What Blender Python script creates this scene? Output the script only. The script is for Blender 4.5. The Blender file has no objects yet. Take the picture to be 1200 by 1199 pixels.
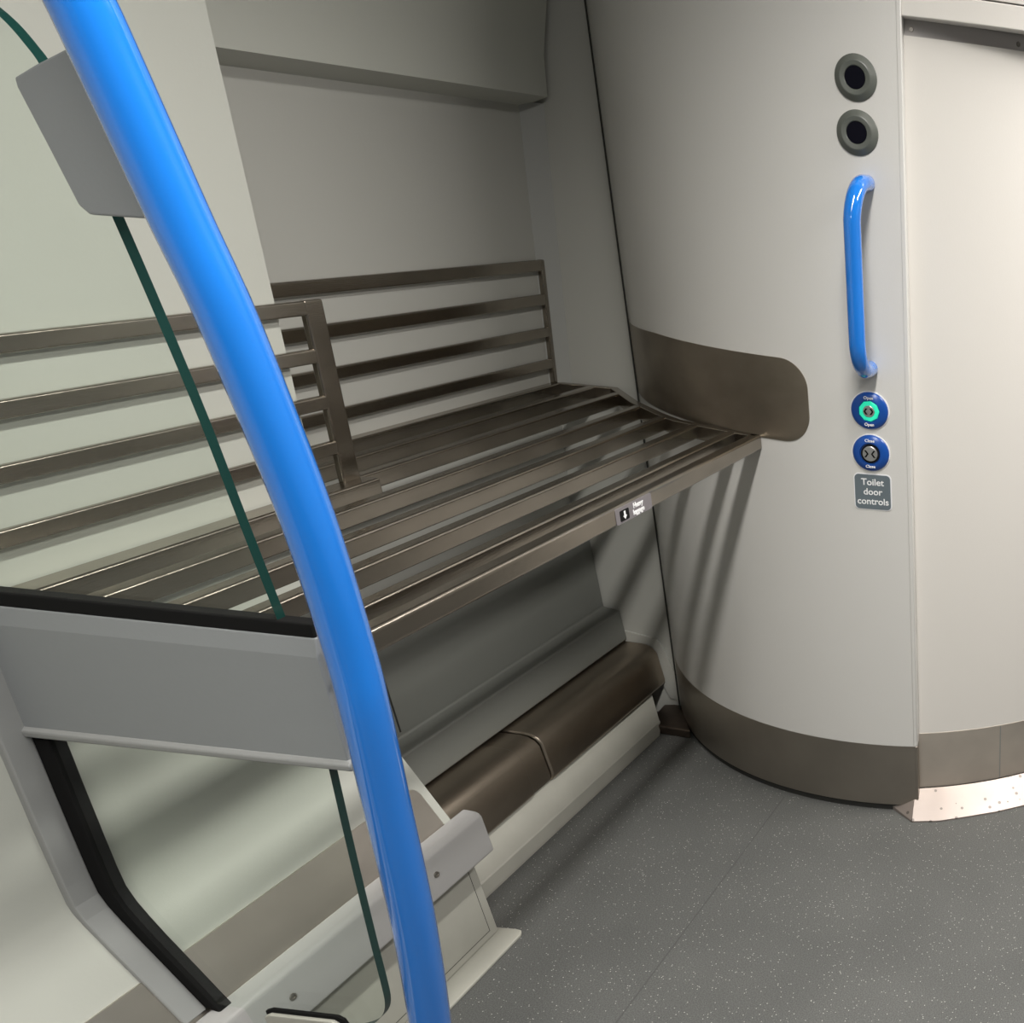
import bpy, bmesh, math
from mathutils import Vector, Matrix
S = bpy.context.scene
C = S.collection
PI = math.pi
rad = math.radians

# ------------------------------------------------------------------ materials
def mat(name, col, rough=.5, metal=0.0, bump=None, var=None, spec=None, coat=0.0):
    """procedural surface: optional noise colour variation (scale, amount) and bump (scale, strength, stretch)"""
    m = bpy.data.materials.new(name); m.use_nodes = True
    nt = m.node_tree; b = nt.nodes['Principled BSDF']
    b.inputs['Base Color'].default_value = (*col, 1)
    b.inputs['Roughness'].default_value = rough
    b.inputs['Metallic'].default_value = metal
    if spec is not None: b.inputs['Specular IOR Level'].default_value = spec
    if coat: b.inputs['Coat Weight'].default_value = coat; b.inputs['Coat Roughness'].default_value = .04
    tc = nt.nodes.new('ShaderNodeTexCoord')
    if var:
        sc, amt, stretch = var
        mp = nt.nodes.new('ShaderNodeMapping'); mp.inputs['Scale'].default_value = stretch
        n = nt.nodes.new('ShaderNodeTexNoise'); n.inputs['Scale'].default_value = sc; n.inputs['Detail'].default_value = 4
        r = nt.nodes.new('ShaderNodeValToRGB')
        r.color_ramp.elements[0].position = .3; r.color_ramp.elements[1].position = .7
        r.color_ramp.elements[0].color = (*[c*(1-amt) for c in col], 1)
        r.color_ramp.elements[1].color = (*[min(1, c*(1+amt)) for c in col], 1)
        nt.links.new(tc.outputs['Object'], mp.inputs[0]); nt.links.new(mp.outputs[0], n.inputs['Vector'])
        nt.links.new(n.outputs['Fac'], r.inputs[0]); nt.links.new(r.outputs[0], b.inputs['Base Color'])
    if bump:
        sc, st, stretch = bump
        mp = nt.nodes.new('ShaderNodeMapping'); mp.inputs['Scale'].default_value = stretch
        n = nt.nodes.new('ShaderNodeTexNoise'); n.inputs['Scale'].default_value = sc
        bp = nt.nodes.new('ShaderNodeBump'); bp.inputs['Strength'].default_value = st; bp.inputs['Distance'].default_value = .002
        nt.links.new(tc.outputs['Object'], mp.inputs[0]); nt.links.new(mp.outputs[0], n.inputs['Vector'])
        nt.links.new(n.outputs['Fac'], bp.inputs['Height']); nt.links.new(bp.outputs[0], b.inputs['Normal'])
    return m

ONE = (1, 1, 1)
M = {}
M['wall'] = mat('cream_wall_laminate', (.46, .468, .425), .42, bump=(260, .05, ONE))
M['partition'] = mat('grey_white_laminate', (.43, .43, .40), .42, bump=(260, .05, ONE))
M['cubicle'] = mat('cubicle_white_laminate', (.62, .61, .585), .38, bump=(300, .06, ONE))
M['door'] = mat('door_warm_white_laminate', (.68, .655, .615), .40, bump=(300, .06, ONE))
M['grey_plastic'] = mat('grey_painted_trim', (.27, .275, .27), .45, bump=(220, .05, ONE))
M['grey_panel'] = mat('grey_screen_panel', (.235, .247, .254), .42, bump=(220, .06, ONE))
M['bar_grey'] = mat('pale_grey_painted_metal', (.38, .375, .37), .34, bump=(180, .05, ONE))
M['cream'] = mat('cream_painted_metal', (.40, .395, .35), .42, var=(14, .05, ONE))
M['heater_grey'] = mat('dark_grey_panel_paint', (.17, .175, .16), .45, bump=(200, .06, ONE))
M['rack'] = mat('rack_stainless', (.34, .305, .26), .23, 1.0, bump=(60, .06, (1, 12, 12)), var=(9, .10, (1, 3, 3)))
M['band'] = mat('scuffed_stainless', (.33, .29, .24), .42, 1.0, var=(6, .22, (1, 1, 1.4)), bump=(50, .06, (1, 1, 14)))
M['kick'] = mat('kick_stainless', (.38, .345, .30), .42, 1.0, var=(4, .12, (1, 1, 1)), bump=(60, .06, (1, 1, 14)))
M['door_kick'] = mat('door_kick_stainless', (.80, .73, .65), .48, 1.0, var=(5, .14, ONE), bump=(60, .06, (14, 14, 1)))
M['heater_metal'] = mat('heater_stainless', (.38, .325, .265), .36, 1.0, var=(5, .12, (1, 2, 2)), bump=(60, .05, (1, 12, 12)))
M['skirt'] = mat('skirting_stainless', (.56, .52, .47), .33, 1.0, var=(5, .14, (1, 2, 2)), bump=(60, .05, (1, 12, 12)))
M['foot'] = mat('dark_floor_plate_metal', (.15, .12, .10), .45, 1.0, var=(12, .2, ONE))
M['strip_metal'] = mat('recess_strip_aluminium', (.42, .40, .39), .45, .6)
M['blue'] = mat('blue_gloss_powder_coat', (.010, .165, .60), .12, coat=1.0)
M['button_blue'] = mat('button_blue_plastic', (.008, .065, .31), .28)
M['white_ring'] = mat('white_rim_plastic', (.78, .78, .80), .4)
M['black'] = mat('black_rubber', (.007, .007, .007), .85, spec=.15)
M['gap'] = mat('dark_shadow_gap_sealant', (.02, .02, .018), .7)
M['speaker'] = mat('charcoal_green_plastic', (.10, .108, .095), .38, bump=(200, .05, ONE))
M['mesh'] = mat('black_speaker_mesh', (.004, .004, .008), .9, spec=.08)
M['silver'] = mat('silver_button_metal', (.55, .54, .52), .35, .85)
M['sign'] = mat('slate_grey_label', (.125, .155, .175), .45)
M['letter'] = mat('white_lettering', (.85, .85, .86), .5)
M['sticker'] = mat('lilac_grey_sticker', (.18, .165, .175), .5)
M['strip_corner'] = mat('corner_strip_shaded_grey', (.35, .355, .34), .45)  # darker than the partition laminate: the corner's shade is put into the colour
M['screw'] = mat('zinc_screw', (.36, .34, .31), .35, 1.0)
M['ceiling'] = mat('ceiling_panel_grey', (.34, .335, .32), .5)
M['side'] = mat('opposite_side_grey', (.22, .22, .22), .5)
M['floor_seam'] = mat('floor_weld_seam', (.070, .071, .069), .6)
M['rear'] = mat('carriage_far_end_grey', (.36, .36, .36), .6)

def glow(name, col, strength):
    m = bpy.data.materials.new(name); m.use_nodes = True; b = m.node_tree.nodes['Principled BSDF']
    b.inputs['Base Color'].default_value = (*col, 1); b.inputs['Emission Color'].default_value = (*col, 1)
    b.inputs['Emission Strength'].default_value = strength
    return m
M['green_led'] = glow('green_lit_ring', (.015, .55, .33), .7)
M['diffuser'] = glow('light_diffuser', (1, .97, .91), 9.0)

def floor_mat():
    m = bpy.data.materials.new('speckled_vinyl_floor'); m.use_nodes = True
    nt = m.node_tree; b = nt.nodes['Principled BSDF']; b.inputs['Roughness'].default_value = .5
    b.inputs['Specular IOR Level'].default_value = .35
    tc = nt.nodes.new('ShaderNodeTexCoord')
    n = nt.nodes.new('ShaderNodeTexNoise'); n.inputs['Scale'].default_value = 5; n.inputs['Detail'].default_value = 5
    r = nt.nodes.new('ShaderNodeValToRGB')
    r.color_ramp.elements[0].position = .3; r.color_ramp.elements[0].color = (.092, .094, .091, 1)
    r.color_ramp.elements[1].position = .75; r.color_ramp.elements[1].color = (.110, .112, .108, 1)
    fine = nt.nodes.new('ShaderNodeTexNoise'); fine.inputs['Scale'].default_value = 420
    r2 = nt.nodes.new('ShaderNodeValToRGB')
    r2.color_ramp.elements[0].position = .35; r2.color_ramp.elements[0].color = (.72, .72, .72, 1)
    r2.color_ramp.elements[1].position = .7; r2.color_ramp.elements[1].color = (1.25, 1.25, 1.25, 1)
    mul = nt.nodes.new('ShaderNodeMix'); mul.data_type = 'RGBA'; mul.blend_type = 'MULTIPLY'; mul.inputs[0].default_value = 1
    v = nt.nodes.new('ShaderNodeTexVoronoi'); v.inputs['Scale'].default_value = 190
    lt = nt.nodes.new('ShaderNodeMath'); lt.operation = 'LESS_THAN'; lt.inputs[1].default_value = .19
    wn = nt.nodes.new('ShaderNodeTexWhiteNoise')
    gt = nt.nodes.new('ShaderNodeMath'); gt.operation = 'GREATER_THAN'; gt.inputs[1].default_value = .72
    an = nt.nodes.new('ShaderNodeMath'); an.operation = 'MULTIPLY'
    mx = nt.nodes.new('ShaderNodeMix'); mx.data_type = 'RGBA'
    mx.inputs[7].default_value = (.42, .42, .39, 1)
    L = nt.links.new
    L(tc.outputs['Object'], n.inputs['Vector']); L(tc.outputs['Object'], fine.inputs['Vector']); L(tc.outputs['Object'], v.inputs['Vector'])
    L(n.outputs['Fac'], r.inputs[0]); L(fine.outputs['Fac'], r2.inputs[0])
    L(r.outputs[0], mul.inputs[6]); L(r2.outputs[0], mul.inputs[7])
    L(v.outputs['Distance'], lt.inputs[0]); L(v.outputs['Position'], wn.inputs['Vector']); L(wn.outputs['Value'], gt.inputs[0])
    L(lt.outputs[0], an.inputs[0]); L(gt.outputs[0], an.inputs[1]); L(an.outputs[0], mx.inputs[0])
    L(mul.outputs[2], mx.inputs[6]); L(mx.outputs[2], b.inputs['Base Color'])
    bp = nt.nodes.new('ShaderNodeBump'); bp.inputs['Strength'].default_value = .12; bp.inputs['Distance'].default_value = .001
    L(fine.outputs['Fac'], bp.inputs['Height']); L(bp.outputs[0], b.inputs['Normal'])
    return m
M['floor'] = floor_mat()

def sill_mat():
    m = mat('pinkish_aluminium_sill', (.34, .295, .27), .45, .7, var=(10, .06, ONE))
    nt = m.node_tree; b = nt.nodes['Principled BSDF']
    old = b.inputs['Base Color'].links[0].from_socket
    tc = nt.nodes.new('ShaderNodeTexCoord')
    v = nt.nodes.new('ShaderNodeTexVoronoi'); v.inputs['Scale'].default_value = 40
    lt = nt.nodes.new('ShaderNodeMath'); lt.operation = 'LESS_THAN'; lt.inputs[1].default_value = .17
    mx = nt.nodes.new('ShaderNodeMix'); mx.data_type = 'RGBA'; mx.inputs[7].default_value = (.16, .14, .13, 1)
    nt.links.new(tc.outputs['Object'], v.inputs['Vector']); nt.links.new(v.outputs['Distance'], lt.inputs[0])
    nt.links.new(lt.outputs[0], mx.inputs[0]); nt.links.new(old, mx.inputs[6]); nt.links.new(mx.outputs[2], b.inputs['Base Color'])
    return m
M['sill'] = sill_mat()

def glass_mat():
    m = bpy.data.materials.new('clear_safety_glass'); m.use_nodes = True
    nt = m.node_tree; nt.nodes.clear()
    o = nt.nodes.new('ShaderNodeOutputMaterial'); mx = nt.nodes.new('ShaderNodeMixShader')
    t = nt.nodes.new('ShaderNodeBsdfTransparent'); t.inputs[0].default_value = (.96, .985, .965, 1)
    g = nt.nodes.new('ShaderNodeBsdfGlossy'); g.inputs['Roughness'].default_value = .02
    lw = nt.nodes.new('ShaderNodeLayerWeight'); lw.inputs[0].default_value = .5
    pw = nt.nodes.new('ShaderNodeMath'); pw.operation = 'POWER'; pw.inputs[1].default_value = 4
    fr = nt.nodes.new('ShaderNodeMath'); fr.operation = 'MULTIPLY_ADD'; fr.inputs[1].default_value = .5; fr.inputs[2].default_value = .025
    nt.links.new(lw.outputs['Facing'], pw.inputs[0]); nt.links.new(pw.outputs[0], fr.inputs[0])
    nt.links.new(fr.outputs[0], mx.inputs[0]); nt.links.new(t.outputs[0], mx.inputs[1]); nt.links.new(g.outputs[0], mx.inputs[2])
    nt.links.new(mx.outputs[0], o.inputs[0])
    return m
M['glass'] = glass_mat()
M['glass_edge'] = mat('dark_green_glass_edge', (.006, .034, .029), .12)

# ------------------------------------------------------------------ helpers
def tag(o, label=None, cat=None, group=None, kind=None):
    if label: o['label'] = label
    if cat: o['category'] = cat
    if group: o['group'] = group
    if kind: o['kind'] = kind
    return o

def empty(name, loc, label, cat, group=None):
    o = bpy.data.objects.new(name, None); C.objects.link(o); o.location = loc; o.empty_display_size = .05
    return tag(o, label, cat, group)

def obj(name, bm, m, parent=None, bevel=0, smooth=False, seg=2, angle=35, hard=False):
    bmesh.ops.recalc_face_normals(bm, faces=bm.faces)
    me = bpy.data.meshes.new(name); bm.to_mesh(me); bm.free()
    o = bpy.data.objects.new(name, me); C.objects.link(o)
    for k in (m if isinstance(m, (list, tuple)) else [m]): me.materials.append(M[k])
    if smooth:
        for p in me.polygons: p.use_smooth = True
        me.set_sharp_from_angle(angle=rad(angle))
    if bevel:
        b = o.modifiers.new('edge_bevel', 'BEVEL'); b.width = bevel; b.segments = seg; b.limit_method = 'ANGLE'; b.angle_limit = rad(30)
        if hard:
            for p in me.polygons: p.use_smooth = True
            b.harden_normals = True
    if parent is not None:
        o.parent = parent
        w = parent.matrix_basis.copy(); p = parent
        while p.parent is not None: w = p.parent.matrix_basis @ p.matrix_parent_inverse @ w; p = p.parent
        o.matrix_parent_inverse = w.inverted()
    return o

def struct(name, bm, m, parent=None, **k):
    o = obj(name, bm, m, parent, **k)
    if parent is None: o['kind'] = 'structure'
    return o

def box(x0, x1, y0, y1, z0, z1, bm=None):
    bm = bm or bmesh.new()
    v = [bm.verts.new((x, y, z)) for x in (x0, x1) for y in (y0, y1) for z in (z0, z1)]
    for f in ((0, 1, 3, 2), (4, 6, 7, 5), (0, 4, 5, 1), (2, 3, 7, 6), (0, 2, 6, 4), (1, 5, 7, 3)): bm.faces.new([v[i] for i in f])
    return bm

def prism(pts, axis, a, b, bm=None):
    """closed polygon extruded along axis. x: pts are (y,z); y: (x,z); z: (x,y)"""
    bm = bm or bmesh.new()
    f = {'x': lambda p, t: (t, p[0], p[1]), 'y': lambda p, t: (p[0], t, p[1]), 'z': lambda p, t: (p[0], p[1], t)}[axis]
    A = [bm.verts.new(f(p, a)) for p in pts]; B = [bm.verts.new(f(p, b)) for p in pts]
    n = len(pts)
    bm.faces.new(A); bm.faces.new(list(reversed(B)))
    for i in range(n): bm.faces.new([A[i], B[i], B[(i+1) % n], A[(i+1) % n]])
    return bm

def offset_strip(line, t):
    """closed polygon from an open polyline thickened by t on its left side"""
    n = len(line); out = []
    for i, p in enumerate(line):
        d = Vector((0, 0))
        if i > 0: d += (Vector(p)-Vector(line[i-1])).normalized()
        if i < n-1: d += (Vector(line[i+1])-Vector(p)).normalized()
        d.normalize(); nn = Vector((-d.y, d.x)); k = t
        if 0 < i < n-1:
            e = (Vector(line[i+1])-Vector(p)).normalized(); k = t/max(.5, nn.dot(Vector((-e.y, e.x))))
        out.append((p[0]+nn.x*k, p[1]+nn.y*k))
    return list(line)+out[::-1]

def tube(path, r, seg=20, caps=True, bm=None, smooth_iter=0):
    bm = bm or bmesh.new()
    P = [Vector(p) for p in path]; n = len(P); rs = r if isinstance(r, (list, tuple)) else [r]*n
    T = [((P[min(i+1, n-1)]-P[max(i-1, 0)]).normalized()) for i in range(n)]
    u = T[0].orthogonal().normalized(); rings = []
    for i in range(n):
        u = (u-T[i]*u.dot(T[i])).normalized(); w = T[i].cross(u)
        rings.append([bm.verts.new(P[i]+(u*math.cos(2*PI*k/seg)+w*math.sin(2*PI*k/seg))*rs[i]) for k in range(seg)])
    for i in range(n-1):
        for k in range(seg): bm.faces.new([rings[i][k], rings[i][(k+1) % seg], rings[i+1][(k+1) % seg], rings[i+1][k]])
    if caps: bm.faces.new(rings[0][::-1]); bm.faces.new(rings[-1])
    return bm

def spline(pts, n=12):
    """Catmull-Rom through 3-D points"""
    P = [Vector(p) for p in pts]; P = [2*P[0]-P[1]]+P+[2*P[-1]-P[-2]]; out = []
    for i in range(1, len(P)-2):
        a, b, c, d = P[i-1:i+3]
        for k in range(n):
            t = k/n
            out.append(.5*((2*b)+(c-a)*t+(2*a-5*b+4*c-d)*t*t+(3*b-a-3*c+d)*t**3))
    out.append(P[-2]); return out

def lathe(prof, mtx, seg=40, bm=None):
    """profile (r, h) around local +Z, placed by mtx"""
    bm = bm or bmesh.new(); rings = []
    for r, h in prof:
        if r < 1e-6: rings.append([bm.verts.new(mtx @ Vector((0, 0, h)))])
        else: rings.append([bm.verts.new(mtx @ Vector((r*math.cos(2*PI*k/seg), r*math.sin(2*PI*k/seg), h))) for k in range(seg)])
    for a, b in zip(rings, rings[1:]):
        for k in range(seg):
            k2 = (k+1) % seg
            if len(a) == 1 and len(b) == 1: continue
            if len(a) == 1: bm.faces.new([a[0], b[k], b[k2]])
            elif len(b) == 1: bm.faces.new([a[k], a[k2], b[0]])
            else: bm.faces.new([a[k], a[k2], b[k2], b[k]])
    return bm

def rrect(w, h, r, n=6):
    out = []
    for cx, cy, a0 in ((w/2-r, h/2-r, 0), (-w/2+r, h/2-r, 90), (-w/2+r, -h/2+r, 180), (w/2-r, -h/2+r, 270)):
        for k in range(n+1):
            a = rad(a0+90*k/n); out.append((cx+r*math.cos(a), cy+r*math.sin(a)))
    return out

def plate(pts, mtx, z0, z1, bm=None):
    bm = bm or bmesh.new()
    A = [bm.verts.new(mtx @ Vector((p[0], p[1], z0))) for p in pts]; B = [bm.verts.new(mtx @ Vector((p[0], p[1], z1))) for p in pts]
    bm.faces.new(A[::-1]); bm.faces.new(B); n = len(pts)
    for i in range(n): bm.faces.new([A[i], A[(i+1) % n], B[(i+1) % n], B[i]])
    return bm

def text(name, s, size, mtx, m, parent, depth=.0006, bold=0.0, line=1.0):
    cu = bpy.data.curves.new(name, 'FONT'); cu.body = s; cu.size = size; cu.align_x = 'CENTER'; cu.align_y = 'CENTER'
    cu.extrude = depth; cu.offset = bold; cu.space_line = line; cu.resolution_u = 4
    t = bpy.data.objects.new(name+'_curve', cu); C.objects.link(t)
    dg = bpy.context.evaluated_depsgraph_get(); dg.update()
    me = bpy.data.meshes.new_from_object(t.evaluated_get(dg)); me.name = name
    bpy.data.objects.remove(t); bpy.data.curves.remove(cu)
    bm = bmesh.new(); bm.from_mesh(me); bm.transform(mtx); bpy.data.meshes.remove(me)
    return obj(name, bm, m, parent)

# ------------------------------------------------------------------ plan data
CX, CY, CR = 2.755, .727, .737            # curved toilet cubicle, axis and radius
XP = 2.375                                # end partition
XR = 1.45                                 # where the deep wall recess starts
XS = .98                                  # plane of the draught screen
ZR = .882                                 # rack top
CEIL = 2.2

def cyl(a, r, z): return Vector((CX+r*math.cos(rad(a)), CY+r*math.sin(rad(a)), z))

def arc_wall(a0, a1, z0, z1, ro, th=.02, n=60, rfun=None, bm=None):
    """curved slab between two angles; z0/z1 numbers or functions of the angle"""
    bm = bm or bmesh.new(); V = []
    for i in range(n+1):
        a = a0+(a1-a0)*i/n; r = rfun(a) if rfun else ro
        lo = z0(a) if callable(z0) else z0; hi = z1(a) if callable(z1) else z1
        V.append([bm.verts.new(cyl(a, rr, z)) for rr, z in ((r, lo), (r, hi), (r-th, hi), (r-th, lo))])
    for A, B in zip(V, V[1:]):
        for k in range(4): bm.faces.new([A[k], B[k], B[(k+1) % 4], A[(k+1) % 4]])
    bm.faces.new(V[0]); bm.faces.new(V[-1][::-1])
    return bm

# ------------------------------------------------------------------ the room
struct('floor', box(-6.2, 4.0, -1.45, 1.75, -.05, 0), 'floor')
struct('ceiling', box(-6.2, 4.0, -1.45, 1.75, CEIL, CEIL+.05), 'ceiling')
wl = [(1.300, 0), (1.300, .24), (1.281, .26), (1.303, .304), (1.326, .352), (1.351, .403), (1.370, .443), (1.3765, .458), (1.3795, .475), (1.3795, .50), (1.378, .59), (1.375, .68), (1.368, .88), (1.354, 1.186), (1.338, 1.528), (1.30, CEIL)]
struct('wall_left', prism(wl+[(1.70, CEIL), (1.70, 0)], 'x', -6.2, XR), 'wall', smooth=True)
rw = lambda z: 1.612-.063*z
struct('wall_recess', prism([(rw(.50), .50), (rw(1.47), 1.47), (1.66, 1.47), (1.66, .50)], 'x', XR, XP+.002), 'partition')
struct('wall_lower', box(XR, XP+.05, 1.63, 1.66, 0, .50), 'partition')
struct('wall_end', box(XP, XP+.05, 1.30, 1.70, 0, CEIL), 'partition')
struct('wall_right', box(-6.2, 4.0, -1.45, -1.40, 0, CEIL), 'side')
struct('wall_rear', box(-6.2, -6.15, -1.4, 1.7, 0, CEIL), 'rear')
struct('wall_front', box(3.5, 3.55, -1.4, .2, 0, CEIL), 'partition')
# splayed filler between the recess wall and the partition
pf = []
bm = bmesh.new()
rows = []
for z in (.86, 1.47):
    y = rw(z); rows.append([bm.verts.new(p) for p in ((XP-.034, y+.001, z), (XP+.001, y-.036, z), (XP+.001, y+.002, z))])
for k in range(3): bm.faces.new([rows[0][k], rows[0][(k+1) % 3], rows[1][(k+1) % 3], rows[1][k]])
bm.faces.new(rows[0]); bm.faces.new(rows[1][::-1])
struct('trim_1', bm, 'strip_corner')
# overhanging upper panel above the recess
struct('wall_upper', prism([(rw(1.461)+.004, 1.461), (1.466, 1.483), (1.460, 1.56), (1.436, 1.66), (1.40, 1.76), (1.33, 1.92), (1.22, CEIL), (1.62, CEIL)], 'x', XR+.002, 2.362),
       'wall', smooth=True, angle=25)

# the toilet cubicle skin: curved wall, its kick strip and the sliding door
A0, A1 = 121.0, 189.7
struct('wall_cubicle', arc_wall(A0, A1, .181, CEIL, CR, .03), 'cubicle', smooth=True)
struct('baseboard_cubicle', arc_wall(A0, A1, .018, .181, CR, .03), 'kick', smooth=True)
struct('trim_2', arc_wall(A0, A1-.6, 0, .018, CR-.006, .02), 'gap', smooth=True)
struct('trim_3', arc_wall(A1-.5, A1+.25, .181, CEIL, CR+.0006, .045, n=4), 'cubicle', bevel=.002, smooth=True)
struct('trim_7', arc_wall(A1-.2, A1+.25, .010, .181, CR+.0006, .045, n=4), 'kick', bevel=.0015, smooth=True)
struct('trim_8', box(.2, 2.03, .931, .9335, -.002, .0005), 'floor_seam')
struct('trim_4', box(2.352, 2.355, 1.3488, 1.3515, .02, CEIL), 'gap')
dr = lambda a: .708-(a-189.9)*.00138
D1 = 232.0
door = struct('door_1', arc_wall(A1+.2, D1, .20, 1.618, 0, .03, rfun=dr), 'door', smooth=True)
dk = obj('kick_plate', arc_wall(A1+.2, D1, .05, .20, 0, .03, rfun=lambda a: dr(a)+.001), 'door_kick', door, smooth=True)
dk['label'] = 'brushed steel kick strip on the toilet door'
seam_a = 206.0
obj('weld_seam', arc_wall(seam_a-.12, seam_a+.12, .052, .198, 0, .006, n=2, rfun=lambda a: dr(a)+.0016), 'silver', dk)
struct('trim_5', arc_wall(A1+.2, D1, 1.618, 1.70, 0, .03, rfun=lambda a: dr(a)-.006), 'strip_metal', smooth=True)
struct('trim_6', arc_wall(A1+.2, D1, 1.644, 1.682, CR-.004, .045), 'door', bevel=.002, smooth=True)
struct('wall_overdoor', arc_wall(A1+.2, D1, 1.684, CEIL, CR-.004, .045), 'door', bevel=.001, smooth=True)
struct('wall_cubicle_return', arc_wall(D1, 300, 0, CEIL, CR-.02, .05), 'cubicle', smooth=True)
for i, a in enumerate((191.0, 207.2)):
    P = cyl(a, dr(a)-.006, 1.629); n = (cyl(a, 1, 0)-cyl(a, 0, 0)).normalized()
    mtx = Matrix.Translation(P) @ n.to_track_quat('Z', 'Y').to_matrix().to_4x4()
    o = obj('screw', lathe([(0, .0005), (.0008, .0005), (.0010, .0022), (.0034, .0022), (.0042, .001), (.0042, -.001)], mtx, 20), 'screw', smooth=True)
    tag(o, ['small bright screw in the strip over the toilet door, beside the curved wall edge',
            'dull screw in the strip over the toilet door, at the photo right edge'][i], 'screw', 'screws over the toilet door')

# threshold plate at the toilet door
outer = [(2.039, .670), (1.981, .603), (1.994, .543), (2.024, .482), (2.058, .418), (2.099, .356), (2.15, .295), (2.22, .235)]
bm = bmesh.new(); A = []; B = []; Cc = []; n = 40
def lerp_line(line, t):
    d = [0]
    for a, b in zip(line, line[1:]): d.append(d[-1]+(Vector(b)-Vector(a)).length)
    s = t*d[-1]
    for i in range(len(line)-1):
        if s <= d[i+1]+1e-9:
            k = (s-d[i])/(d[i+1]-d[i]); return Vector(line[i]).lerp(Vector(line[i+1]), k)
    return Vector(line[-1])
for i in range(n+1):
    t = i/n; p = lerp_line(outer[1:], t); a = 189.2+(231-189.2)*t; q = cyl(a, dr(a)+.004, 0)
    A.append(bm.verts.new((p.x, p.y, .004))); B.append(bm.verts.new((q.x, q.y, .050)))
    Cc.append((bm.verts.new((p.x, p.y, 0)), bm.verts.new((q.x, q.y, 0))))
for i in range(n):
    bm.faces.new([A[i], B[i], B[i+1], A[i+1]]); bm.faces.new([Cc[i][0], A[i], A[i+1], Cc[i+1][0]])
    bm.faces.new([B[i], Cc[i][1], Cc[i+1][1], B[i+1]]); bm.faces.new([Cc[i][1], Cc[i][0], Cc[i+1][0], Cc[i+1][1]])
bm.faces.new([A[-1], B[-1], Cc[-1][1], Cc[-1][0]])
tip = (bm.verts.new((2.034, .672, .010)), bm.verts.new((2.034, .672, 0)))
bm.faces.new([A[0], tip[0], B[0]]); bm.faces.new([A[0], Cc[0][0], tip[1], tip[0]]); bm.faces.new([B[0], tip[0], tip[1], Cc[0][1]]); bm.faces.new([Cc[0][0], Cc[0][1], tip[1]])
sill = obj('door_threshold', bm, 'sill', smooth=True, angle=12)
tag(sill, 'pinkish metal ramp plate with raised dots at the foot of the toilet door', 'threshold')

Pq = Vector((2.083, .545, .036))
obj('screw', lathe([(0, .0012), (.0035, .0012), (.0055, -.002)], Matrix.Translation(Pq), 16), 'gap', sill)['label'] = 'dark screw hole'
# ------------------------------------------------------------------ things on the cubicle wall
def on_wall(a, z, d=0):
    P = cyl(a, CR+d, z); nrm = Vector((math.cos(rad(a)), math.sin(rad(a)), 0)); up = Vector((0, 0, 1)); x = up.cross(nrm)
    return Matrix((( x.x, up.x, nrm.x, P.x), (x.y, up.y, nrm.y, P.y), (x.z, up.z, nrm.z, P.z), (0, 0, 0, 1)))

for z, a, lab in ((1.543, 183.59, 'topmost of the two round charcoal speakers above the blue door handle'),
                  (1.456, 183.53, 'round charcoal speaker just above the blue door handle, below its twin')):
    m_ = on_wall(a, z); e = empty('speaker', m_.translation, lab, 'speaker', 'round speakers above the blue handle')
    obj('bezel', lathe([(.0375, -.002), (.0375, .0015), (.0365, .0030), (.0285, .0088), (.0265, .0095), (.0195, .0085), (.0185, .0075), (.0180, .004), (.0, .004)], m_, 48), 'speaker', e, smooth=True, angle=12)
    o = obj('speaker_mesh', lathe([(.0182, .0055), (.0178, .0078), (0, .0082)], m_, 40), 'mesh', e, smooth=True); o['label'] = 'black mesh centre'

# blue grab handle on the cubicle wall
d = .086; zt, zb, r = 1.374, 1.041, .0155
path = [cyl(184.5, CR-.004, zt)]
for k in range(0, 9):
    t = k/8*PI/2; path.append(cyl(184.5-.5*k/8, CR+d-.062+.062*math.sin(t), zt-.062*(1-math.cos(t))))
low = [cyl(184.0, CR+d-.062+.062*math.sin(t), zb+.062*(1-math.cos(t))) for t in [PI/2*(1-k/8) for k in range(9)]]
path += [cyl(184, CR+d, z) for z in (1.28, 1.24, 1.20, 1.15)] + low + [cyl(184, CR-.004, zb)]
hd = obj('grab_rail', tube(path, r, 24), 'blue', smooth=True)
tag(hd, 'short blue grab handle on the curved white toilet wall above the push buttons', 'handle')

def arrow_mark(m_, s, x, dirn, h0, w=.0030):
    bm = bmesh.new()
    p = [(x-dirn*s*.5, s), (x-dirn*s*.5+dirn*w*1.3, s), (x+dirn*s*.5+dirn*w*.6, 0), (x-dirn*s*.5+dirn*w*1.3, -s), (x-dirn*s*.5, -s), (x+dirn*s*.5-dirn*w*.6, 0)]
    return plate(p, m_, h0, h0+.0008, bm)

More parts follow.
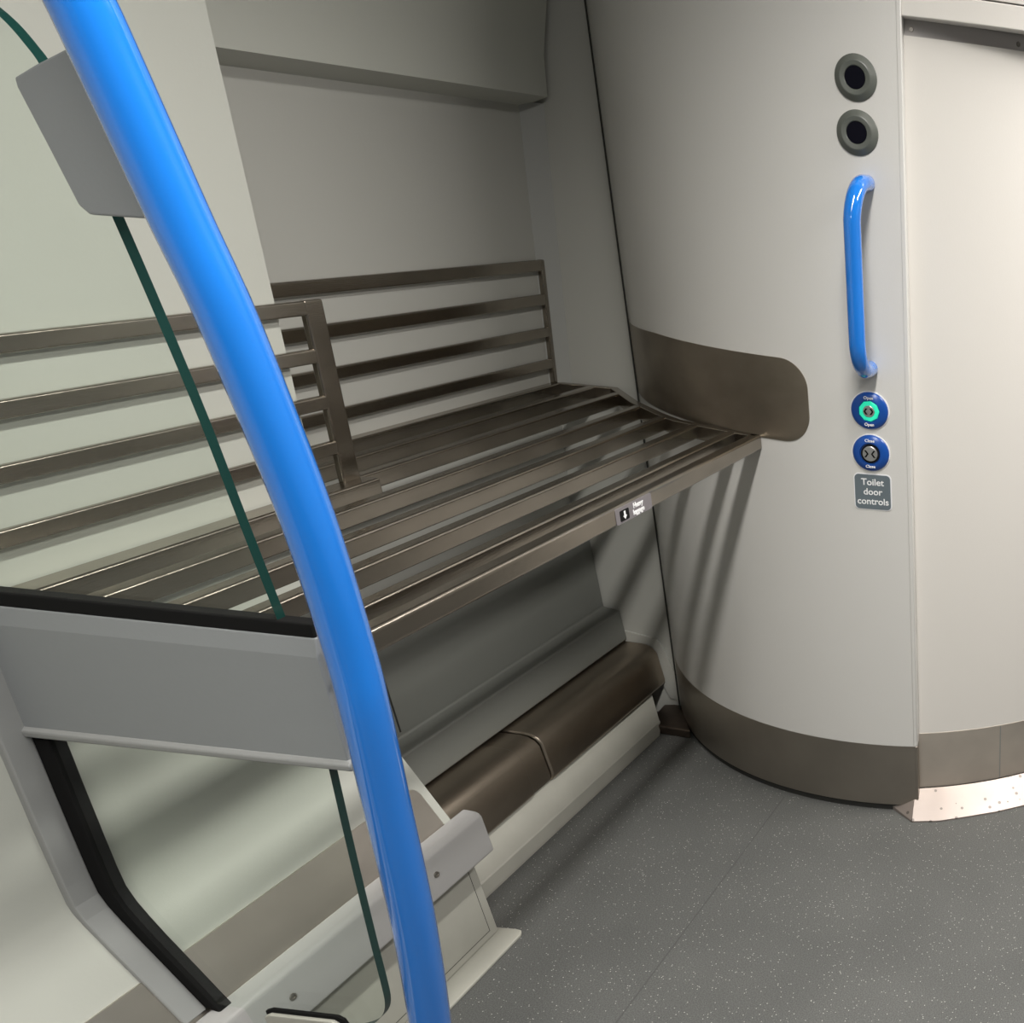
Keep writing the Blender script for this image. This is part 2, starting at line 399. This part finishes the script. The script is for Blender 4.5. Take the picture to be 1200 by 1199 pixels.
for z, a, word, lit in ((.958, 183.74, 'Open', True), (.872, 183.68, 'Close', False)):
    m_ = on_wall(a, z)
    e = empty('push_button', m_.translation, 'blue round push button with green lit ring and %s arrows' % 'opening' if lit else
              'blue round push button with unlit silver centre and closing arrows', 'button', 'door control buttons')
    obj('rim', lathe([(.0392, -.002), (.0392, .0012), (.036, .0016)], m_, 48), 'white_ring', e, smooth=True)
    obj('bezel', lathe([(.0372, -.001), (.0372, .003), (.034, .006), (.026, .0085), (.0215, .009), (.0205, .006), (0, .006)], m_, 48), 'button_blue', e, smooth=True, angle=50)
    if lit:
        o = obj('light_ring', lathe([(.0208, .005), (.0205, .0085), (.019, .0098), (.0125, .0098), (.0118, .006)], m_, 9), 'green_led', e); o['label'] = 'green glowing ring'
        ro = .0116
    else:
        obj('ring', lathe([(.0192, .005), (.0188, .0092), (.0165, .0096), (.0155, .006)], m_, 40), 'black', e, smooth=True)
        ro = .0152
    obj('push_cap', lathe([(ro, .005), (ro, .0102), (ro-.001, .011), (0, .0112)], m_, 40), 'silver', e, smooth=True)
    s = .0062 if lit else .0072
    for sg in (-1, 1):
        obj('arrow_mark', arrow_mark(m_, s, sg*(.0050 if lit else .0078), sg if lit else -sg, .0111), 'black', e)
    for dy in (.0265, -.0265):
        text('word_%s' % word.lower(), word, .0085, m_ @ Matrix.Translation((0, dy, .0094)), 'letter', e, .0003, .00018)

m_ = on_wall(183.71, .7895)
sg = empty('door_controls_sign', m_.translation, 'slate grey sign reading Toilet door controls below the blue buttons', 'sign')
obj('border', plate(rrect(.0775, .0775, .010), m_, -.003, .0006), 'white_ring', sg)
obj('sign_face', plate(rrect(.0735, .0735, .0085), m_, 0, .0014), 'sign', sg)
for i, w_ in enumerate(('Toilet', 'door', 'controls')):
    text('lettering', w_, .0195, m_ @ Matrix.Translation((0, .0205-.0205*i, .0016)), 'letter', sg, .0003, .00025)

# stainless scuff plate round the rack end
ae, zc0, zc1, rc = 173.9, .877, 1.044, .058
def half(a):
    L = rad(ae-a)*CR
    if L >= rc: return 0
    return rc-math.sqrt(max(0, rc*rc-(rc-L)**2))
bm = bmesh.new(); V = []
angs = [121.6+(ae-rad(0)-4.6-121.6)*i/50 for i in range(51)]+[ae-4.6+4.6*math.sin(PI/2*i/16) for i in range(1, 17)]
for a in angs:
    lo, hi = zc0+half(a), zc1-half(a)
    if hi-lo < .002: lo, hi = lo-.001, hi+.001
    hi -= .012*max(0, (140-a)/20)
    V.append([bm.verts.new(cyl(a, rr, z)) for rr, z in ((CR+.0018, lo), (CR+.0018, hi), (CR-.002, hi), (CR-.002, lo))])
for A_, B_ in zip(V, V[1:]):
    for k in range(4): bm.faces.new([A_[k], B_[k], B_[(k+1) % 4], A_[(k+1) % 4]])
bm.faces.new(V[0]); bm.faces.new(V[-1][::-1])
tag(obj('scuff_plate', bm, 'band', smooth=True), 'dark stainless scuff plate with rounded end on the curved wall behind the rack', 'plate')

# ------------------------------------------------------------------ luggage rack
rk = empty('luggage_rack', (1.7, 1.25, ZR-.03), 'brushed stainless luggage rack of long slats with two barred backrests along the wall', 'luggage rack')
XL = 1.000
ends = [(2.363, 1.557), (2.363, 1.402), (2.238, 1.285), (2.150, 1.182), (2.109, 1.124), (2.070, 1.012), (2.044, .921)]
def rack_end(y):
    for a, b in zip(ends, ends[1:]):
        if b[1] <= y <= a[1] and a[1] != b[1]: return a[0]+(b[0]-a[0])*(a[1]-y)/(a[1]-b[1])
    return ends[0][0]
obj('end_plate', prism(offset_strip(ends, -.018), 'z', ZR-.031, ZR), 'rack', rk, bevel=.002, seg=3, hard=True)
x1 = rack_end(.93)-.004
obj('front_rail', box(.975, 2.046, .919, .944, ZR-.031, ZR), 'rack', rk, bevel=.006, seg=5, hard=True)
obj('rear_rail', box(XR+.004, 2.352, 1.534, 1.557, ZR-.03, ZR), 'rack', rk, bevel=.003, seg=3, hard=True)
for y, xa in ((.974, XL), (1.067, XL), (1.157, XL), (1.253, XL), (1.361, XR+.075), (1.449, XR+.004)):
    obj('slat', box(xa, min(rack_end(y), rack_end(y+.02))-.012, y, y+.021, ZR-.028, ZR), 'rack', rk, bevel=.004, seg=4, hard=True)
obj('slat', box(XL, 1.53, 1.330, 1.366, ZR-.03, ZR), 'rack', rk, bevel=.004, seg=4, hard=True)
def backrest(xa, xb, zr, yf, th, posts, ztop, zbot):
    fy = lambda z: yf[0]+(yf[1]-yf[0])*(ztop-z)/(ztop-zbot)
    e = None
    def bar(name, x0, x1_, z0, z1, par, t=th):
        return obj(name, prism([(fy(z0), z0), (fy(z1), z1), (fy(z1)+t, z1), (fy(z0)+t, z0)], 'x', x0, x1_), 'rack', par, bevel=.003, seg=3, hard=True)
    e = bar('backrest', xa, xb, zr[0][0], zr[0][1], rk)
    for z0, z1 in zr[1:]: bar('rail', xa, xb, z0, z1, e)
    for p0, p1 in posts: bar('post', p0, p1, zbot, ztop, e, th+.001)
    return e
b1 = backrest(XR+.004, 2.345, [(1.131, 1.155), (1.058, 1.082), (.987, 1.009), (.916, .938)], (1.527, 1.5435), .010, [(2.342, 2.367)], 1.1555, .880)
b1['label'] = 'long four-rail backrest inside the wall recess'
b2 = backrest(XL, 1.49, [(1.136, 1.157), (1.067, 1.088), (.998, 1.019), (.928, .949)], (1.3425, 1.354), .010, [(1.486, 1.520)], 1.1575, .880)
b2['label'] = 'nearer four-rail backrest behind the glass'
# heavy luggage sticker on the front rail
mst = Matrix(((1, 0, 0, 1.545), (0, 0, -1, .919), (0, 1, 0, .8655), (0, 0, 0, 1)))
st = obj('sticker', plate(rrect(.108, .026, .003), mst, -.001, .0008), 'sticker', rk); st['label'] = 'small sticker with a down arrow reading Heavy luggage'
obj('pictogram', plate(rrect(.026, .0175, .002), mst @ Matrix.Translation((-.030, -.001, 0)), 0, .0014), 'black', st)
mi = mst @ Matrix.Translation((-.030, -.001, 0))
obj('down_arrow', plate([(-.0022, .0065), (.0022, .0065), (.0022, -.001), (.0052, -.001), (0, -.0068), (-.0052, -.001), (-.0022, -.001)], mi, .001, .0019), 'letter', st)
for i, w_ in enumerate(('Heavy', 'luggage')):
    text('lettering', w_, .0118, mst @ Matrix.Translation((.012, .0055-.0108*i, .0011)), 'letter', st, .0003, .00035)

# ------------------------------------------------------------------ under the rack
o = obj('duct_panel', prism([(1.572, .545), (1.548, .535), (1.540, .522), (1.530, .304), (1.4885, .2965), (1.480, .214), (1.492, .214), (1.55, .23), (1.565, .30), (1.572, .50)], 'x', XR+.003, XP-.003), 'heater_grey', bevel=.004, seg=3, smooth=True)
tag(o, 'dark grey stepped panel on the wall below the luggage rack', 'panel')
obj('joint', prism([(1.5297, .315), (1.5382, .50), (1.545, .50), (1.54, .315)], 'x', 1.655, 1.6585), 'gap', o)
heat_p = [(1.50, .209), (1.440, .2085), (1.424, .2055), (1.410, .197), (1.4005, .184), (1.3885, .108), (1.3895, .097), (1.398, .089), (1.50, .089)]
he = empty('heater_casing', (1.9, 1.45, .089), 'brown-toned stainless heater casing along the floor below the grey panel', 'heater')
obj('cover', prism(heat_p, 'x', XR+.003, 1.80), 'heater_metal', he, bevel=.002, smooth=True)
obj('cover', prism([(y+.0035 if y < 1.49 else y, z-.0035 if z > .15 else z) for y, z in heat_p], 'x', 1.80, 1.864), 'heater_metal', he, smooth=True)
obj('cover', prism(heat_p, 'x', 1.868, XP-.006), 'heater_metal', he, bevel=.004, smooth=True)
plb = (prism([(1.62, 0), (1.357, 0), (1.357, .006), (1.3625, .031), (1.366, .034), (1.397, .0855), (1.40, .089), (1.62, .089)], 'x', 1.475, 2.25))
for v in plb.verts:
    if v.co.x > 2: v.co.x += v.co.z*.7
pl_ = obj('plinth', plb, 'cream')
tag(pl_, 'cream sloping plinth along the floor below the heater casing', 'plinth')
cp = obj('end_cap', prism([(1.50, .24), (1.47, .236), (1.397, .223), (1.386, .20), (1.351, .095), (1.351, .042), (1.383, .048), (1.399, .086), (1.412, .18), (1.45, .206), (1.50, .207)], 'x', XP-.005, XP+.002), 'partition', bevel=.001)
tag(cp, 'thin pale end cap round the far end of the heater casing', 'end cap')
fp = obj('floor_plate', prism([(2.262, 1.394), (2.372, 1.404), (2.385, 1.355), (2.250, 1.272)], 'z', .0, .026), 'foot', bevel=.004)
tag(fp, 'small dark metal plate on the floor between plinth and curved wall', 'plate')

# skirting on the sloping foot of the left wall
def slope_y(z): return 1.303+.485*(z-.304)
bm = bmesh.new(); zs0, zs1 = .272, .352
x_end, rr_ = 1.432, .016
o_ = []
for x, z in [(-1.5, zs1), (x_end-rr_, zs1)]+[(x_end-rr_+rr_*math.sin(rad(t)), zs1-rr_+rr_*math.cos(rad(t))) for t in (30, 60, 90)]+[(x_end, zs0), (-1.5, zs0)]:
    o_.append((x, z))
A_ = [bm.verts.new((x, slope_y(z)-.0025, z+.001)) for x, z in o_]; B_ = [bm.verts.new((x, slope_y(z)+.004, z)) for x, z in o_]
bm.faces.new(A_); bm.faces.new(B_[::-1])
for i in range(len(o_)): bm.faces.new([A_[i], A_[(i+1) % len(o_)], B_[(i+1) % len(o_)], B_[i]])
struct('baseboard_left', bm, 'skirt')

# grey cable duct bar, the cream cabinet below and its floor flange
br = empty('cable_duct', (.9, 1.27, .2), 'pale grey metal duct bar with screws running along the wall foot', 'duct')
obj('duct_body', prism([(1.285, .281), (1.262, .279), (1.255, .276), (1.2505, .269), (1.2425, .199), (1.2435, .194), (1.285, .194)], 'x', -1.5, 1.479), 'bar_grey', br, bevel=.004, seg=3, smooth=True)
for x in (.62, 1.05, 1.345):
    P = Vector((x, 1.247, .237)); nrm = Vector((0, -1, .11)).normalized()
    mtx = Matrix.Translation(P) @ nrm.to_track_quat('Z', 'Y').to_matrix().to_4x4()
    obj('screw', lathe([(.0, .0004), (.0028, .0004), (.0032, .0018), (.0052, .0018), (.006, -.001)], mtx, 20), 'screw', br, smooth=True)
cb = empty('floor_cabinet', (.9, 1.28, 0), 'cream floor cabinet with a flush hatch below the grey duct bar', 'cabinet')
obj('cabinet_body', prism([(1.267, .008), (1.2865, .20), (1.35, .20), (1.35, .008)], 'x', -1.5, 1.471), 'cream', cb, bevel=.003)
def face_y(z): return 1.267+(z-.008)*.1016
bm = bmesh.new()
hz0, hz1, hx0, hx1 = .026, .197, .30, 1.449
A_ = [bm.verts.new((x, face_y(z)-.0022, z)) for x, z in ((hx0, hz0), (hx1, hz0), (hx1, hz1), (hx0, hz1))]; B_ = [bm.verts.new((x, face_y(z)+.003, z)) for x, z in ((hx0, hz0), (hx1, hz0), (hx1, hz1), (hx0, hz1))]
bm.faces.new(A_); bm.faces.new(B_[::-1])
for i in range(4): bm.faces.new([A_[i], A_[(i+1) % 4], B_[(i+1) % 4], B_[i]])
obj('hatch', bm, 'cream', cb)
bm = bmesh.new()
for x0, x1_, z0, z1 in ((hx1, hx1+.003, hz0-.003, hz1), (hx0, hx1, hz0-.003, hz0)):
    A_ = [bm.verts.new((x, face_y(z)-.0006, z)) for x, z in ((x0, z0), (x1_, z0), (x1_, z1), (x0, z1))]; B_ = [bm.verts.new((x, face_y(z)+.003, z)) for x, z in ((x0, z0), (x1_, z0), (x1_, z1), (x0, z1))]
    bm.faces.new(A_); bm.faces.new(B_[::-1])
    for i in range(4): bm.faces.new([A_[i], A_[(i+1) % 4], B_[(i+1) % 4], B_[i]])
obj('hatch_gap', bm, 'gap', cb)
obj('floor_flange', prism([(-1.5, 1.222), (1.470, 1.222), (1.480, 1.228), (1.482, 1.24), (1.48, 1.30), (-1.5, 1.30)], 'z', 0, .007), 'cream', cb, bevel=.002)

# ------------------------------------------------------------------ draught screen and its pole
sc = empty('draught_screen', (XS, 1.2, .25), 'glass draught screen with grey middle panel standing between camera and luggage rack', 'screen')
def round_corner(p, c, q, r, n=8):
    a = (Vector(p)-Vector(c)).normalized(); b = (Vector(q)-Vector(c)).normalized()
    ang = a.angle(b); dd = r/math.tan(ang/2); s = Vector(c)+a*dd; e = Vector(c)+b*dd
    out = []
    for k in range(n+1):
        t = k/n; out.append(tuple((s*(1-t)**2+2*Vector(c)*t*(1-t)+e*t*t)))
    return out
def wall_y(z):
    for a, b in zip(wl, wl[1:]):
        if a[1] <= z <= b[1] and b[1] > a[1]: return a[0]+(b[0]-a[0])*(z-a[1])/(b[1]-a[1])
    return wl[-1][0]
k_ = XS/.995
def yz(y, z): return (y*k_, 1.4+(z-1.4)*k_)
def glass(name, pts, nedge):
    """pane in the screen plane; the free edge (first nedge+1 points) shows dark green"""
    bm = bmesh.new(); t = .0055
    A = [bm.verts.new((XS-t, p[0], p[1])) for p in pts]; B = [bm.verts.new((XS+t, p[0], p[1])) for p in pts]
    bm.faces.new(A); bm.faces.new(B[::-1]); n = len(pts); E_ = []
    for i in range(n):
        f = bm.faces.new([A[i], B[i], B[(i+1) % n], A[(i+1) % n]])
        f.material_index = 1 if i < nedge-1 else 0
    return obj(name, bm, ['glass', 'glass_edge'], sc)
up = [yz(*p) for p in ((1.022, .866), (1.025, .878), (1.035, .999), (1.043, 1.105), (1.054, 1.206), (1.066, 1.300), (1.077, 1.375), (1.087, 1.422), (1.096, 1.441), (1.108, 1.458), (1.124, 1.472), (1.15, 1.487), (1.19, 1.497), (1.25, 1.50))]
up = [(v.x, v.y) for v in spline([(a, b, 0) for a, b in up], 4)]
up_all = up+[(wall_y(1.49)-.012, up[-1][1])]+[(wall_y(z)-.012, z) for z in (1.3, 1.1, .95, .87)]
glass('upper_pane', up_all, len(up))
lo = [yz(*p) for p in ((1.017, .710), (1.019, .687), (1.028, .559), (1.036, .42), (1.0395, .346), (1.043, .310), (1.053, .287), (1.072, .268), (1.10, .254), (1.14, .240), (1.19, .225), (1.245, .225))]
lo = [(v.x, v.y) for v in spline([(a, b, 0) for a, b in lo], 5)]
glass('lower_pane', lo+[(1.236, .288), (1.272, .290)]+[(wall_y(z)-.020, z) for z in (.30, .35, .40, .45, .52, .60, .71)], len(lo)-6)
# middle panel
py0, py1 = .983*k_, wall_y(.78)-.002
zt_, zb_ = 1.4+(.869-1.4)*k_, 1.4+(.694-1.4)*k_
obj('middle_panel', prism([(XS-.013, zb_+.014), (XS-.013, zt_-.024), (XS-.009, zt_-.002), (XS+.016, zt_-.002), (XS+.016, zb_+.006), (XS-.010, zb_+.006)], 'y', py0, py1), 'grey_panel', sc, bevel=.0015)
obj('panel_lip', prism([(XS-.017, zb_+.002), (XS-.018, zb_+.010), (XS-.013, zb_+.015), (XS+.018, zb_+.012), (XS+.018, zb_), (XS-.010, zb_)], 'y', py0-.004, py1), 'grey_plastic', sc, bevel=.002, smooth=True)
o = obj('panel_gasket', box(XS-.008, XS+.010, py0+.002, wall_y(.88)-.002, zt_-.003, zt_+.015), 'black', sc, bevel=.002); o['label'] = 'black rubber strip'
# wall channel and its black gasket following the wall
zz = [.286, .304, .35, .403, .43, .45, .47, .50, .55, .62, .70, .80, .875]
def follow(x0, x1_, d0, d1, name, m, zz):
    bm = bmesh.new(); V = []
    for i, z in enumerate(zz):
        y = wall_y(z)
        s = 0
        if z < .47: s = min(1, (.47-z)/.05)*.36
        V.append([bm.verts.new((x, y-dd, z-dd*s)) for x, dd in ((x0, d0), (x1_, d0), (x1_, d1), (x0, d1))])
    for A, B in zip(V, V[1:]):
        for k in range(4): bm.faces.new([A[k], B[k], B[(k+1) % 4], A[(k+1) % 4]])
    bm.faces.new(V[0]); bm.faces.new(V[-1][::-1])
    return obj(name, bm, m, sc, bevel=.002)
follow(XS-.040, XS-.009, -.003, .008, 'wall_channel', 'grey_plastic', zz)
o = follow(XS-.009, XS+.010, -.003, .026, 'wall_gasket', 'black', zz[:-2]); o['label'] = 'black rubber seal'
# lower glass clamp
cl = [(1.215, .245), (1.215, .2795), (1.205, .284), (1.112, .284), (1.1035, .279), (1.100, .268), (1.100, .245)]
sc3 = lambda L: [(a*k_, 1.4+(b-1.4)*k_) for a, b in L]
o = obj('glass_clamp', prism(sc3(cl), 'x', XS-.013, XS-.0085), 'black', sc, bevel=.0008); o['label'] = 'small clamp with dark edge at the bottom of the glass'
obj('clamp_cover', prism(sc3([(1.213, .245), (1.213, .2745), (1.205, .279), (1.116, .279), (1.109, .274), (1.106, .265), (1.106, .245)]), 'x', XS-.019, XS-.013), 'cream', o, bevel=.0015)
# upper plate clamping the glass to the pole
pc = [(1.0835, 1.412), (1.058, 1.4245), (1.012, 1.4435), (1.004, 1.440), (.975, 1.31), (.978, 1.303), (1.050, 1.304), (1.058, 1.310), (1.0835, 1.402)]
pcl = [(1.080, 1.413), (1.056, 1.4245), (1.014, 1.4425), (1.006, 1.4405), (.990, 1.370), (.977, 1.310), (.980, 1.305), (1.052, 1.3035), (1.060, 1.311), (1.070, 1.358), (1.0805, 1.405)]
o = obj('clamp_plate', prism(pcl, 'x', XS-.024, XS-.010), 'grey_panel', sc, bevel=.002); o['label'] = 'grey plate joining glass and blue pole'
o2 = obj('clamp_plate', prism(pcl, 'x', XS+.010, XS+.020), 'grey_panel', sc, bevel=.002); o2['label'] = 'grey plate joining glass and blue pole'

# tall blue pole
pts = [(.995, 0), (.968, .18), (.9455, .33), (.928, .50), (.9185, .68), (.9125, .80), (.911, .88), (.9165, 1.03), (.938, 1.21), (.9575, 1.31), (.976, 1.41), (.9885, 1.475), (1.004, 1.535), (1.033, 1.59), (1.085, 1.637), (1.165, 1.660), (1.26, 1.667), (1.395, 1.667)]
def px(z): return .948-.062*max(0, z-.95)+.03*max(0, .8-z)
P3 = []
for y, z in pts:
    x = px(z); s = x/.95
    P3.append((x, y*s, 1.4+(z-1.4)*s if z > 0 else z))
po = empty('grab_pole', (P3[0][0], P3[0][1], 0), 'tall bowed blue grab pole at the edge of the glass screen', 'pole')
obj('pole_tube', tube(spline(P3, 10), .0232, 32), 'blue', po, smooth=True)
mtx = Matrix.Translation((P3[0][0], P3[0][1], 0))
obj('floor_collar', lathe([(.045, 0), (.045, .006), (.036, .012), (.0235, .014)], mtx, 32), 'skirt', po, smooth=True)

# ------------------------------------------------------------------ light fittings
LY, LZ = .42, CEIL-.03
lt = empty('ceiling_light', (.6, LY, CEIL), 'long white strip light on the ceiling along the vestibule', 'light')
obj('housing', prism([(LY-.085, CEIL), (LY-.075, LZ), (LY+.075, LZ), (LY+.085, CEIL)], 'x', -.67, 1.57), 'ceiling', lt)
obj('diffuser', box(-.62, 1.52, LY-.06, LY+.06, LZ-.006, LZ+.002), 'diffuser', lt)
def area(name, loc, sx, sy, power, col, spread):
    l = bpy.data.lights.new(name, 'AREA'); l.shape = 'RECTANGLE'; l.size = sx; l.size_y = sy; l.energy = power; l.color = col; l.spread = rad(spread)
    o = bpy.data.objects.new(name, l); C.objects.link(o); o.location = loc
    return o
area('strip_lamp', (.45, LY, LZ-.012), 2.1, .09, 39, (1, .97, .92), 135)
area('door_lamp', (2.15, -.48, CEIL-.02), 1.0, .2, 36, (1, .955, .91), 172)
l2 = empty('ceiling_light', (2.15, -.48, CEIL), 'shorter white strip light on the ceiling near the toilet door', 'light')
obj('housing', prism([(-.60, CEIL), (-.59, CEIL-.012), (-.37, CEIL-.012), (-.36, CEIL)], 'x', 1.63, 2.67), 'ceiling', l2)
obj('diffuser', box(1.65, 2.65, -.58, -.38, CEIL-.016, CEIL-.010), 'diffuser', l2)

area('carriage_lamp', (-3.4, LY, LZ-.012), 3.6, .10, 26, (1, .97, .93), 180)
l3 = empty('ceiling_light', (-3.4, LY, CEIL), 'strip light on the ceiling far behind, down the carriage', 'light')
obj('housing', prism([(LY-.085, CEIL), (LY-.075, LZ), (LY+.075, LZ), (LY+.085, CEIL)], 'x', -5.25, -1.55), 'ceiling', l3)
obj('diffuser', box(-5.2, -1.6, LY-.06, LY+.06, LZ-.006, LZ+.002), 'diffuser', l3)
w = bpy.data.worlds.new('world'); S.world = w; w.use_nodes = True
w.node_tree.nodes['Background'].inputs[0].default_value = (.5, .5, .52, 1); w.node_tree.nodes['Background'].inputs[1].default_value = .1

# ------------------------------------------------------------------ camera
cam = bpy.data.cameras.new('camera'); co = bpy.data.objects.new('camera', cam); C.objects.link(co)
R = ((0.06815480831158909, -0.4168181850921273, 0.9064312012946794), (-0.9945361113933149, -0.10039527605598333, 0.028613138246390536), (0.07907493432608531, -0.9034286851335572, -0.4213831577545278))
co.matrix_world = Matrix([[R[i][0], -R[i][1], -R[i][2], (0, 0, 1.4)[i]] for i in range(3)]+[[0, 0, 0, 1]])
cam.sensor_fit = 'HORIZONTAL'; cam.sensor_width = 36
cam.lens = 36*1182.364/1200
cam.shift_x = (600-1351.923)/1200
cam.shift_y = (777.7485-599.5)/1200
cam.clip_start = .02; cam.clip_end = 50
S.camera = co
S.view_settings.view_transform = 'Standard'; S.view_settings.look = 'None'
S.view_settings.gamma = 1; S.view_settings.exposure = 0.0; S.view_settings.use_curve_mapping = False
